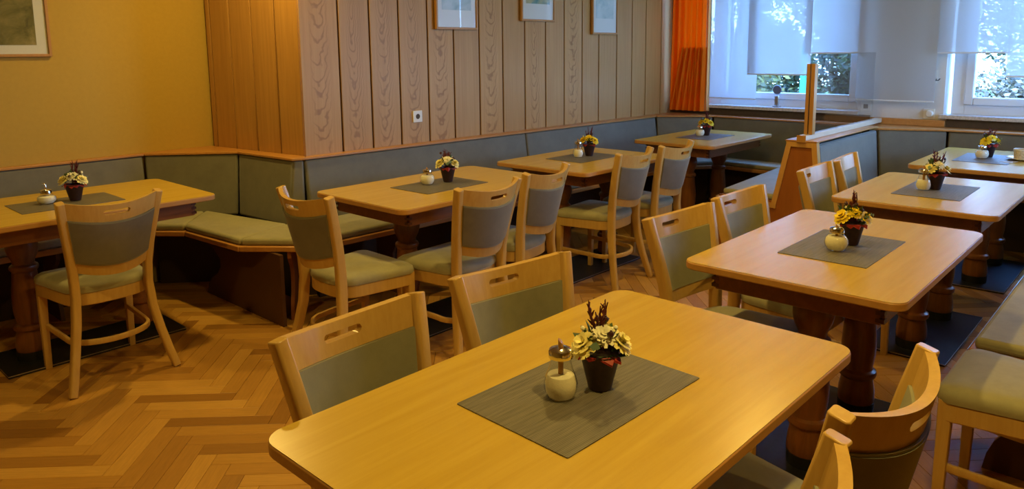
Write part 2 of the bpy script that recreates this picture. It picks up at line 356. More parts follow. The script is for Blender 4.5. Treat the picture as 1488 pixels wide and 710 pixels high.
# window wall with two openings
O1 = (2.064, 3.75, .94, 2.35); O2 = (-.03, 1.428, .94, 2.35)
mb = MB(); X0, X1 = WINX, WINX+.25
for y0, y1, z0, z1 in ((-.36, 3.84, -.05, .94), (-.36, 3.84, 2.35, CEIL), (3.75, 3.84, .94, 2.35), (1.428, 2.064, .94, 2.35), (-.36, -.03, .94, 2.35)): mb.box(X0, X1, y0, y1, z0, z1)
tag(mb.build('wall_far', 'plaster_white', smooth=False), kind='structure')
def window(n, O, gl, gr, gb, gt):
    y0, y1, z0, z1 = O; xf = 6.62
    w = tag(MB().box(xf, xf+.05, y0, gl-.06, z0, z1).box(xf, xf+.05, gr+.06, min(y1, gr+.15), z0, z1).box(xf, xf+.05, gl-.06, gr+.06, z0, gb-.06).box(xf, xf+.05, gl-.06, gr+.06, gt+.06, z1).build('window_%d' % n, 'pvc_white', bevel=.004), kind='structure')
    for a, b, c, d in ((gl-.062, gl, gb-.06, gt+.06), (gr, gr+.062, gb-.06, gt+.06), (gl, gr, gb-.06, gb), (gl, gr, gt, gt+.06)): MB().box(xf-.025, xf+.04, a, b, c, d).build('sash', 'pvc_white', w, bevel=.008)
    MB().box(xf+.005, xf+.02, gl, gr, gb, gt).build('pane', 'window_glass', w, smooth=False)
    if y1 > gr+.2:                                       # narrow hidden pane added to backlight the curtain
        a, b = gr+.15, y1
        for c, d, e, f in ((b-.05, b, z0, z1), (a, b-.05, z0, gb), (a, b-.05, gt, z1)): MB().box(xf, xf+.05, c, d, e, f).build('added_side_frame', 'pvc_white', w, bevel=.004)
        MB().box(xf+.005, xf+.02, a, b-.05, gb, gt).build('pane', 'window_glass', w, smooth=False)
    yh = (gl+gr)/2 if n == 1 else gl-.03
    MB().box(xf-.04, xf-.025, yh-.012, yh+.012, gt+.01, gt+.05).build('handle', 'chrome', w, bevel=.003)
    return w
window(1, O1, 2.17, 3.30, 1.07, 2.2); window(2, O2, .12, 1.25, 1.08, 2.2)
for k, (y0, y1) in enumerate(((2.045, 3.77), (-.1, 1.447))):
    tag(MB().box(6.46, 6.628, y0, y1, .915, .946).build('trim_%d' % (k+1), 'sill_stone', bevel=.004), kind='structure')
tag(MB().box(6.505, 6.5199, 1.96, 3.83, .3, .914).build('trim_3', 'panel_brown', smooth=False), kind='structure')
tag(MB().box(6.505, 6.5199, -.1, 1.40, .3, .914).build('trim_4', 'panel_brown', smooth=False), kind='structure')
tag(MB().box(6.475, 6.5199, 1.405, 1.95, .849, .90).build('trim_5', 'bench_wood', bevel=.003), kind='structure')

# ------------------------------------------------------------------ benches
SB0, SB1, CT, BT = .402, .434, .476, .834
def V3(p, z): return Vector((p[0], p[1], z))
def lerp2(a, b, t): return (a[0]+(b[0]-a[0])*t, a[1]+(b[1]-a[1])*t)
def seat_piece(root, F, J, fabric_m='upholstery_seat'):
    """F: front edge points, J: rear edge points (same order)"""
    poly = poly_ccw(list(F)+list(J)[::-1])
    MB().prism(poly, SB0, SB1).build('seat_board', 'bench_wood', root, bevel=.006)
    F2 = [lerp2(f, j, .014/max(.05, math.dist(f, j))) for f, j in zip(F, J)]
    c = (sum(q[0] for q in F2+list(J))/(2*len(F2)), sum(q[1] for q in F2+list(J))/(2*len(F2)))
    poly = [lerp2(q, c, .004) for q in poly_ccw(F2+list(J)[::-1])]
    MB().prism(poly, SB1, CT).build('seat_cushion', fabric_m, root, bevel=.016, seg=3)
def back_piece(root, J, T, th=.055, fab='upholstery', gap=.0035):
    a, b = Vector((*J[0], 0)), Vector((*J[1], 0)); d = (b-a).normalized()*gap
    j0, j1 = V3(J[0], CT-.03)+d, V3(J[1], CT-.03)-d; t0, t1 = V3(T[0], BT)+d, V3(T[1], BT)-d
    nrm = (V3(T[1], 0)-V3(T[0], 0)).cross(Vector((0, 0, 1))).normalized()
    if nrm.dot(V3(T[0], 0)-V3(J[0], 0)+V3(T[1], 0)-V3(J[1], 0)) < 0: nrm = -nrm
    k = nrm*th
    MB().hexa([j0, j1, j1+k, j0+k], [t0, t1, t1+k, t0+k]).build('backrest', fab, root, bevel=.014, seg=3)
def ledge_piece(root, T, W):
    F2 = [lerp2(t, w, -.012/max(.03, math.dist(t, w))) for t, w in zip(T, W)]
    MB().prism(poly_ccw(F2+list(W)[::-1]), BT+.001, BT+.016).build('ledge', 'bench_wood', root, bevel=.003)
def shade_backing(root, a, b, th=.015):  # dark board put in for the shade under an open bench
    d = Vector((b[0]-a[0], b[1]-a[1], 0)); n = Vector((-d.y, d.x, 0)).normalized()*th
    A, B = V3(a, 0), V3(b, 0); up = Vector((0, 0, SB0-.002))
    MB().hexa([A, B, B+n, A+n], [A+up, B+up, B+n+up, A+n+up]).build('shade_board', 'shade_dark', root, smooth=False)
def bracket(root, base, ang, depth=.36, th=.02, mat='support_wood', k=1.0):
    """scalloped upright under a bench; depth along local +Y (towards the wall)"""
    prof = [(0, .40), (0, .36), (.03, .33), (.07, .30), (.10, .25), (.10, .20), (.08, .15), (.05, .11), (.03, .06), (.02, 0), (depth, 0), (depth, .40)]; prof = [(y*k if y < depth else y, z) for y, z in prof]
    n = len(prof); v = [(-th/2, y, z) for y, z in prof]+[(th/2, y, z) for y, z in prof]
    o = MB().add(v, [tuple(range(n)), tuple(range(2*n-1, n-1, -1))]+[(i, n+i, n+(i+1) % n, (i+1) % n) for i in range(n)]).build('support', mat, root)
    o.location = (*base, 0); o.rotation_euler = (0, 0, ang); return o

# bench under the cream wall
b1 = thing('wall_bench', 'olive upholstered wall bench under the cream plaster wall, behind the leftmost table', 'bench')
seat_piece(b1, [(-.7, 4.47), (1.691, 4.47)], [(-.7, 4.84), (1.828, 4.84)])
for a, b in ((-.7, .45), (.45, 1.827)): back_piece(b1, [(a, 4.82), (b-.01 if b > 1 else b, 4.82)], [(a, 4.88), (b, 4.88)], .04)
ledge_piece(b1, [(-.7, 4.885), (1.829, 4.885)], [(-.7, 4.928), (1.829, 4.928)])
shade_backing(b1, (-.7, 4.80), (1.80, 4.80)); bracket(b1, (1.2, 4.52), 0, .26); bracket(b1, (.2, 4.52), 0, .26)
# corner bench round the wall step
b2 = thing('corner_bench', 'olive corner bench wrapping the orange panelled wall step', 'bench')
seat_piece(b2, [(1.693, 4.47), (1.815, 4.325)], [(1.83, 4.84), (2.09, 4.63)])
seat_piece(b2, [(1.815, 4.323), (1.856, 3.75)], [(2.092, 4.63), (2.235, 3.88)])
seat_piece(b2, [(1.858, 3.748), (2.12, 3.432)], [(2.237, 3.88), (2.36, 3.85)])
N1, N2, N3, N4 = (1.831, 4.885), (2.268, 4.498), (2.318, 3.928), (2.382, 3.903)
back_piece(b2, [(1.812, 4.83), (2.222, 4.455)], [N1, N2], .03)
back_piece(b2, [(2.222, 4.453), (2.255, 3.90)], [N2, N3], .05)
back_piece(b2, [(2.257, 3.898), (2.355, 3.86)], [N3, N4], .03)
MB().prism(poly_ccw([(1.831, 4.876), (2.260, 4.49), (2.309, 3.920), (2.378, 3.893), (2.42, 3.953), (2.300, 4.903), (2.30, 4.928), (1.831, 4.928)]), BT+.001, BT+.016).build('ledge', 'bench_wood', b2, bevel=.003)
shade_backing(b2, (1.85, 4.83), (2.22, 4.50)); shade_backing(b2, (2.23, 4.47), (2.27, 3.93)); shade_backing(b2, (2.27, 3.93), (2.40, 3.86))
bracket(b2, (1.98, 4.47), PI, .95, mat='support_wood', k=2.5); bracket(b2, (2.05, 3.56), -.65, .3, mat='veneer_panel')
# bench along the panelled wall
b3 = thing('wall_bench', 'long grey-olive wall bench along the wood panelled wall, below the framed pictures', 'bench')
def tpy(x): return 3.903-.0422*(x-2.382)
seat_piece(b3, [(2.122, 3.43), (4.30, 3.37)], [(2.362, 3.845), (4.30, tpy(4.30)-.045)])
seat_piece(b3, [(4.302, 3.37), (5.78, 3.345)], [(4.302, tpy(4.30)-.045), (6.04, 3.705)])
for a, b in ((2.384, 4.301), (4.301, 6.078)): back_piece(b3, [(a, tpy(a)-.055), (b, tpy(b)-.055)], [(a, tpy(a)), (b, tpy(b))], .05)
ledge_piece(b3, [(2.384, tpy(2.384)), (6.078, tpy(6.078))], [(2.425, 3.952), (6.11, 3.85)])
shade_backing(b3, (2.38, 3.80), (6.05, 3.68))
for x in (2.75, 3.45, 4.35, 5.2): bracket(b3, (x, 3.44), 0, .26)
# bench in the window corner
b4 = thing('corner_bench', 'grey corner bench below the window with the orange curtain', 'bench')
seat_piece(b4, [(5.782, 3.345), (6.10, 3.08)], [(6.042, 3.705), (6.33, 3.31)])
seat_piece(b4, [(6.10, 3.078), (6.045, 2.548)], [(6.33, 3.308), (6.31, 2.15)])
back_piece(b4, [(6.045, 3.69), (6.34, 3.295)], [(6.081, 3.745), (6.39, 3.317)], .04)
back_piece(b4, [(6.34, 3.293), (6.31, 2.06)], [(6.39, 3.315), (6.365, 2.03)], .05)
MB().prism(poly_ccw([(6.082, 3.733), (6.378, 3.31), (6.353, 2.0), (6.503, 2.0), (6.503, 3.838), (6.112, 3.848)]), BT+.001, BT+.016).build('ledge', 'bench_wood', b4, bevel=.003)
shade_backing(b4, (6.06, 3.66), (6.32, 3.32)); shade_backing(b4, (6.32, 3.30), (6.30, 2.4))
# double bench with the partition
b5 = thing('booth_bench', 'back-to-back booth bench with orange wooden end panel under the acrylic screen', 'bench')
EX = 4.87
seat_piece(b5, [(EX+.012, 2.455), (6.043, 2.545)], [(EX+.012, 2.06), (6.30, 2.09)])
seat_piece(b5, [(EX+.012, 1.34), (5.97, 1.34)], [(EX+.012, 1.755), (5.97, 1.76)])
back_piece(b5, [(EX+.01, 2.045), (6.305, 2.05)], [(EX+.01, 1.975), (6.35, 1.985)], .03)
back_piece(b5, [(EX+.055, 1.735), (6.055, 1.735)], [(EX+.055, 1.787), (6.10, 1.780)], .04)
outline = [(2.46, 0), (2.46, SB1), (2.055, SB1), (1.965, .842), (1.792, .842), (1.75, CT-.03), (1.74, SB1), (1.34, SB1), (1.34, 0)]
n = len(outline)
MB().add([(EX-.004, y, z) for y, z in outline]+[(EX+.02, y, z) for y, z in outline], [tuple(range(n)), tuple(range(2*n-1, n-1, -1))]+[(i, n+i, n+(i+1) % n, (i+1) % n) for i in range(n)]).build('end_panel', 'veneer_panel', b5, smooth=False)
tr = [(2.462, SB0+.003), (2.053, SB0+.003), (1.962, .838), (1.795, .838), (1.752, .45)]
def strip(pts, wd, K=0):
    mb = MB()
    for i in range(len(pts)-1):
        a, b = Vector((0, *pts[i])), Vector((0, *pts[i+1])); d = (b-a).normalized(); nn = Vector((1, 0, 0)).cross(d)*wd/2
        a2, b2_ = a-d*wd/2, b+d*wd/2
        mb.add([q+Vector((x, 0, 0)) for x in (EX-.016-.0006*K, EX+.03+.0006*K) for q in (a2-nn, b2_-nn, b2_+nn, a2+nn)], [(0, 1, 2, 3), (7, 6, 5, 4)]+[(i, 4+i, 4+(i+1) % 4, (i+1) % 4) for i in range(4)])
    return mb
for i in range(len(tr)-1): strip(tr[i:i+2], .034, i).build('edge_trim', 'trim_wood', b5)
MB().box(EX-.02, 6.10, 1.775, 1.985, .856, .866).build('ledge', 'bench_wood', b5, bevel=.003)
shade_backing(b5, (EX+.03, 2.15), (6.25, 2.15)); shade_backing(b5, (EX+.03, 1.62), (6.0, 1.62))
# acrylic screen
sc_ = thing('acrylic_screen', 'clear acrylic screen in a wooden post and pale rail on top of the booth', 'screen', (4.87, 1.87, .8665))
MB().box(-.03, 1.57, -.022, .03, 0, .034).build('rail', 'pale_beam', sc_, bevel=.003)
MB().box(-.036, -.0305, -.026, .034, -.012, .036).build('rail_end', 'frame_wood', sc_, bevel=.002)
for y0, y1 in ((-.034, -.0075), (.0, .022)): MB().box(.05, .10, y0, y1, .034, .50).build('post', 'frame_wood', sc_, bevel=.002)
MB().box(.06, 1.37, -.007, -.001, .036, .565).build('acrylic_pane', 'acrylic', sc_, smooth=False)
# corner bench under the right window
b6 = thing('corner_bench', 'blue-lit grey corner bench behind the rearmost table, below the right window', 'bench')
seat_piece(b6, [(5.972, 1.34), (6.02, 1.29)], [(5.972, 1.76), (6.25, 1.36)])
seat_piece(b6, [(6.022, 1.288), (6.06, -.08)], [(6.252, 1.358), (6.36, -.08)])
back_piece(b6, [(6.06, 1.73), (6.27, 1.33)], [(6.104, 1.778), (6.308, 1.343)], .04)
back_piece(b6, [(6.272, 1.328), (6.35, .0)], [(6.31, 1.341), (6.40, .0)], .04)
MB().prism(poly_ccw([(6.102, 1.785), (6.297, 1.346), (6.39, .0), (6.39, -.1), (6.503, -.1), (6.503, 1.40), (6.473, 1.41), (6.473, 1.998), (6.105, 1.998)]), BT+.001, BT+.015).build('ledge', 'bench_wood', b6, bevel=.003)
shade_backing(b6, (6.22, 1.35), (6.32, -.08))
# long bench on the right
b7 = thing('wall_bench', 'olive bench with shiny front edge at the right frame edge, beyond the pulled-out chair', 'bench')
seat_piece(b7, [(2.86, .495), (6.0, .485)], [(2.86, .01), (6.0, .01)])
MB().box(2.86, 6.0, .4955, .4985, SB0+.006, SB1-.004).build('edge_strip', 'steel_edge', b7)
back_piece(b7, [(2.86, .02), (6.0, .02)], [(2.86, -.03), (6.0, -.03)], .05)
ledge_piece(b7, [(2.86, -.03), (6.0, -.03)], [(2.86, -.128), (6.0, -.128)])
shade_backing(b7, (2.9, .10), (6.0, .10))
for x in (2.9, 4.2, 5.6): bracket(b7, (x, .45), PI, .30)

# ------------------------------------------------------------------ tables
TH = .75
def make_table(L, W):
    t = thing('dining_table', 'x', 'table')
    MB().prism(rrect(-L/2, L/2, -W/2, W/2, .05, 6), TH-.027, TH-.0012).build('edge_band', 'edge_band', t, bevel=.004, seg=2)
    MB().prism(rrect(-L/2+.002, L/2-.002, -W/2+.002, W/2-.002, .048, 6), TH-.0012, TH).build('tabletop', 'table_laminate', t)
    ax, ay = L/2-.10, W/2-.085
    a0, a1 = TH-.105, TH-.0275
    for s in (-1, 1):
        MB().box(-ax, ax, s*ay-.011, s*ay+.011, a0, a1).build('apron', 'apron_wood', t, bevel=.002, seg=1)
        MB().box(s*ax-.011, s*ax+.011, -ay, ay, a0, a1).build('apron', 'apron_wood', t, bevel=.002, seg=1)
    for s in (-1, 1):
        for q in (-1, 1):
            for k in range(3): MB().box(s*ax-.0125, s*ax+.0125, q*ay-.0125, q*ay+.0125, a0+.008+k*.024, a0+.02+k*.024).build('finger_joint', 'joint_wood', t)
    MB().box(-ax+.15, ax-.15, -.05, .05, a0-.005, a0+.02).build('cross_board', 'dark_wood', t)
    prof = [(.066, .055), (.069, .07), (.067, .11), (.060, .15), (.060, .158), (.069, .165), (.072, .176), (.069, .187), (.058, .195), (.056, .205),
            (.063, .25), (.065, .30), (.061, .36), (.054, .42), (.052, .448), (.060, .456), (.063, .466), (.060, .476), (.047, .486), (.048, .50),
            (.062, .53), (.069, .56), (.069, .585), (.060, .615), (.050, .635), (.058, .645), (.058, .66)]
    for s in (-1, 1):
        c = (s*.26, 0)
        MB().lathe(prof, 28, c).build('turned_leg', 'dark_wood', t)
        MB().lathe([(.067, .011), (.069, .056)], 24, c).build('foot_collar', 'black_metal', t)
    bpl = MB().prism(rrect(-.41, .41, -.185, .185, .006, 2), 0.0005, .012).build('base_plate', 'black_metal', t)
    r = MB()
    for x0, x1, y0, y1 in ((-.411, .411, -.1862, -.185), (-.411, .411, .185, .1862), (-.4112, -.41, -.185, .185), (.41, .4112, -.185, .185)): r.box(x0, x1, y0, y1, .009, .0128)
    r.build('plate_rim', 'steel_edge', bpl)
    return t
TAB = {  # x0,x1,y0,y1, small turn
 'F': (.629, 1.819, .549, 1.244, -.47), 'R2': (2.208, 3.314, .546, 1.251, .19), 'R3': (3.656, 4.632, .565, 1.27, 0), 'R4': (4.986, 6.049, .548, 1.274, 0),
 'L1': (.652, 1.734, 3.683, 4.462, 0), 'L2': (2.096, 3.252, 2.627, 3.362, .29), 'L3': (3.456, 4.451, 2.599, 3.353, -.11), 'L4': (5.017, 6.104, 2.602, 3.308, .09)}
TLAB = {'F': 'large beech table in the foreground', 'R2': 'beech table second from the front in the right row, just behind the foreground table',
 'R3': 'blue-glinting beech table third from the front in the right row, beside the booth', 'R4': 'rearmost beech table of the right row, with the cup and saucer',
 'L1': 'beech table at the left edge, before the cream wall', 'L2': 'beech table in the left row nearest the panelled wall step',
 'L3': 'beech table in the middle of the left row, along the panelled wall', 'L4': 'beech table in the window corner beside the orange curtain'}
for k, (x0, x1, y0, y1, a) in TAB.items():
    t = make_table(x1-x0, y1-y0); t.location = ((x0+x1)/2, (y0+y1)/2, 0); t.rotation_euler = (0, 0, math.radians(a))
    tag(t, TLAB[k], 'table', 'turned-leg dining tables')

# ------------------------------------------------------------------ chairs
def make_chair():
    t = thing('dining_chair', 'x', 'chair')
    # rear posts
    cl = [(-.262, 0, .226), (-.240, .08, .207), (-.214, .19, .184), (-.194, .30, .165), (-.186, .42, .155), (-.190, .52, .158), (-.205, .62, .169), (-.233, .75, .188), (-.260, .858, .203)]
    wd = [(.034, .034), (.034, .037), (.034, .042), (.034, .046), (.034, .048), (.034, .047), (.034, .045), (.034, .043), (.034, .041)]
    for s in (-1, 1):
        mb = MB(); pts = [(s*x, y, z) for y, z, x in cl]
        secs = [rsec(a, b, .007) for a, b in wd]
        mb.sweep(pts, secs, up=Vector((0, 1, 0)))
        mb.build('leg', 'beech', t, bevel=.003, ang=50)
    # front legs
    for s in (-1, 1):
        MB().sweep([(s*.190, .176, 0), (s*.190, .173, .25), (s*.188, .170, .43)], [rsec(.028, .028, .004), rsec(.034, .034, .004), rsec(.040, .040, .005)], up=Vector((0, 1, 0))).build('leg', 'beech', t)
    # seat outline, rounded to the rear
    out = []
    def outl(fw, rw, fy, ry, r):
        p = []
        for k in range(7): a = PI/2*k/6; p.append((fw-r+r*math.sin(a+0), fy-r+r*math.cos(a)))
        for k in range(1, 16):
            a = PI*k/16; p.append((rw*math.copysign(abs(math.cos(a))**.75, math.cos(a)), ry-(-ry-.02)*0+(-math.sin(a)**.8)*.12+.12))
        for k in range(7): a = PI/2*(6-k)/6; p.append((-(fw-r+r*math.sin(a)), fy-r+r*math.cos(a)))
        return poly_ccw(p)
    o1 = outl(.210, .178, .194, -.190, .04); o2 = outl(.214, .180, .199, -.194, .045)
    MB().prism(o1, .368, .426).build('seat_frame', 'beech', t, bevel=.004)
    # domed cushion
    mb = MB(); n = len(o2); c = (0, 0)
    rings = [(1.0, .427), (1.012, .440), (1.0, .456), (.93, .468), (.75, .475), (.4, .479)]
    v = [(x*s, y*s, z) for s, z in rings for x, y in o2]+[(0, 0, .480)]
    f = [(i*n+k, i*n+(k+1) % n, (i+1)*n+(k+1) % n, (i+1)*n+k) for i in range(len(rings)-1) for k in range(n)]
    f += [((len(rings)-1)*n+k, (len(rings)-1)*n+(k+1) % n, len(rings)*n) for k in range(n)]+[tuple(range(n-1, -1, -1))]
    mb.add(v, f).build('seat_cushion', 'upholstery_seat', t, ang=60)
    # bent hoop stretcher
    pts = [(.182, .165, .212), (.177, .05, .207), (.172, -.06, .203)]+[(.170*math.cos(a), -.09-.125*math.sin(a), .200) for a in [PI*k/14 for k in range(0, 15)]]+[(-.172, -.06, .203), (-.177, .05, .207), (-.182, .165, .212)]
    MB().sweep(pts, rsec(.017, .026, .005)).build('stretcher_hoop', 'beech', t)
    # curved back pieces: s in [-1,1] across, depth bulge to the rear
    def yc(s, z): return -.186-.055*(1-s*s) - max(0, (z-.50))*.215 - .004
    def dip(s): return -.024*(1-s*s)
    def hw(z):
        for (y0_, z0_, x0_), (y1_, z1_, x1_) in zip(cl, cl[1:]):
            if z0_ <= z <= z1_: return x0_+(x1_-x0_)*(z-z0_)/(z1_-z0_)-.012
        return .19
    HW = .188
    def slab(z0, z1, th, name, mat, slot=None, zs=5, top=0., bev=.004, yo=0.):
        S = [-1+2*k/24 for k in range(25)]
        if slot:
            S = sorted(set([round(s, 4) for s in S]+[round(slot[0]+(slot[1]-slot[0])*q, 4) for q in (0, .03, .08, .15, .85, .92, .97, 1)]))
        mb = MB()
        def hh(s):
            if not slot: return -1
            a, b, h = slot[0], slot[1], slot[2]; r = h/HW
            if s < a or s > b: return -1
            d = min(s-a, b-s)
            return h if d >= r else h*math.sqrt(max(0, 1-(1-d/r)**2))
        def strip_(zl, zh, S_):
            m = len(S_); v = []
            rows = []
            for sgn in (1, -1):
                for j in range(zs):
                    q = j/(zs-1)
                    for s in S_:
                        z = zl(s)+(zh(s)-zl(s))*q; bulge = th/2
                        v.append((s*hw(z), yc(s, z)+sgn*bulge+yo, z+dip(s)))
            idx = lambda g, j, i: g*zs*m+j*m+i
            f = []
            for g in (0, 1):
                for j in range(zs-1):
                    for i in range(m-1): f.append((idx(g, j, i), idx(g, j, i+1), idx(g, j+1, i+1), idx(g, j+1, i)))
            for i in range(m-1):
                f.append((idx(0, 0, i), idx(1, 0, i), idx(1, 0, i+1), idx(0, 0, i+1))); f.append((idx(0, zs-1, i), idx(0, zs-1, i+1), idx(1, zs-1, i+1), idx(1, zs-1, i)))
            for j in range(zs-1):
                f.append((idx(0, j, 0), idx(0, j+1, 0), idx(1, j+1, 0), idx(1, j, 0))); f.append((idx(0, j, m-1), idx(1, j, m-1), idx(1, j+1, m-1), idx(0, j+1, m-1)))
            mb.add(v, f)
        zt = lambda s: z1+top*(1-s*s)
        if not slot: strip_(lambda s: z0, zt, S)
        else:
            zc = (z0+z1)/2+.004; a, b = round(slot[0], 4), round(slot[1], 4)
            strip_(lambda s: z0, zt, [s for s in S if s <= a]); strip_(lambda s: z0, zt, [s for s in S if s >= b])
            mid = [s for s in S if a <= s <= b]
            strip_(lambda s: z0, lambda s: zc-max(hh(s), .0003), mid); strip_(lambda s: zc+max(hh(s), .0003), zt, mid)
        o = mb.build(name, mat, t, ang=50)
        bm = bmesh.new(); bm.from_mesh(o.data); bmesh.ops.remove_doubles(bm, verts=bm.verts, dist=.0004)
        # drop the inner walls where strips meet
        bm.to_mesh(o.data); bm.free()
        return o
    slab(.780, .856, .021, 'top_rail', 'beech', (-.30, .30, .0105), 4, .0)
    bp = slab(.578, .779, .034, 'back_pad', 'chair_pad', None, 5)
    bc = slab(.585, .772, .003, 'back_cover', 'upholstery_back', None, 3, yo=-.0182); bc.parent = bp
    slab(.532, .577, .022, 'lower_rail', 'beech', None, 3)
    return t
proto = make_chair()
def D(a): return math.radians(a)
CH = [  # x, y, rot, label
 (1.140, 3.720, 1, 'beech chair in front of the leftmost table, seen from behind'),
 (2.010, 2.882, -91, 'beech chair at the short end of the table by the wall step'),
 (2.430, 2.657, 1.5, 'beech chair on the aisle side of the table by the wall step, nearer one'),
 (2.909, 2.729, 9, 'beech chair on the aisle side of the table by the wall step, farther one'),
 (3.800, 2.755, 5, 'beech chair with whole frame and hoop visible, seen from behind at the middle left-row table'),
 (4.285, 2.741, 2.5, 'beech chair at the middle left-row table, the one nearest the window corner'),
 (0.988, 1.160, 183, 'beech chair at the far side of the foreground table, the left one'),
 (1.489, 1.157, 171.4, 'beech chair at the far side of the foreground table, the right one beside it'),
 (2.461, 1.157, 175.5, 'beech chair across the second right-row table, nearer the foreground'),
 (2.985, 1.158, 178.5, 'beech chair across the second right-row table, in front of the booth end panel'),
 (3.897, 1.168, 181, 'beech chair against the booth at the third right-row table, the nearer one'),
 (4.372, 1.168, 186, 'beech chair against the booth at the third right-row table, the farther one'),
 (1.461, 0.630, -4.8, 'beech chair with curved rail seen from behind, right of the foreground table'),
 (0.953, 0.626, 0, 'beech chair cut off by the bottom edge, only its back post and rail showing'),
 (2.588, 0.288, 0, 'beech chair with olive seat pulled out at the right edge, its back outside the picture'),
]
for i, (x, y, a, lab) in enumerate(CH):
    c = proto if i == 0 else copy_tree(proto)
    c.location = (x, y, 0); c.rotation_euler = (0, 0, D(a)); tag(c, lab, 'chair', 'beech dining chairs')

# ------------------------------------------------------------------ placemats
MATP = {'F': (1.192, .903, -2), 'R2': (2.738, .890, 0), 'R3': (4.147, .913, 0), 'R4': (5.545, .948, 0), 'L1': (1.137, 4.060, 0), 'L2': (2.650, 2.985, 1), 'L3': (3.985, 3.015, 0), 'L4': (5.580, 2.958, 0)}
MLAB = {'F': 'the foreground table', 'R2': 'the second right-row table', 'R3': 'the third right-row table', 'R4': 'the rearmost right-row table', 'L1': 'the leftmost table', 'L2': 'the table by the wall step', 'L3': 'the middle left-row table', 'L4': 'the window-corner table'}
for k, (x, y, a) in MATP.items():
    o = MB().prism(rrect(-.225, .225, -.15, .15, .003, 2), 0, .0022).build('placemat', 'placemat_weave'); o.location = (x, y, TH+.0003); o.rotation_euler = (0, 0, D(a))
    tag(o, 'woven grey-brown placemat on '+MLAB[k], 'placemat', 'woven placemats')
ZM = TH+.0026

# ------------------------------------------------------------------ flower pots
def flower(mb, c, r, rng, layers=4, up=Vector((0, 0, 1))):
    c = Vector(c); up = up.normalized(); sd = up.orthogonal().normalized(); s2 = up.cross(sd)
    for l in range(layers):
        nP = 13-2*l; el = .15+1.15*l/(layers-1)
        for k in range(nP):
            a = 2*PI*k/nP+l*.4+rng.uniform(-.12, .12); rr = r*(1-.12*l)*rng.uniform(.9, 1.08)
            d = (sd*math.cos(a)+s2*math.sin(a)); t = d*math.cos(el)+up*math.sin(el); sidev = up.cross(d).normalized(); nn = sidev.cross(t)
            b0 = c+up*(.001*l); w = r*.24
            mb.add([b0-sidev*w*.3, b0+sidev*w*.3, b0+t*rr*.6+sidev*w-nn*r*.08, b0+t*rr*.6-sidev*w-nn*r*.08, b0+t*rr+sidev*w*.5+nn*r*.08, b0+t*rr-sidev*w*.5+nn*r*.08],
                   [(0, 1, 2, 3), (3, 2, 4, 5)])
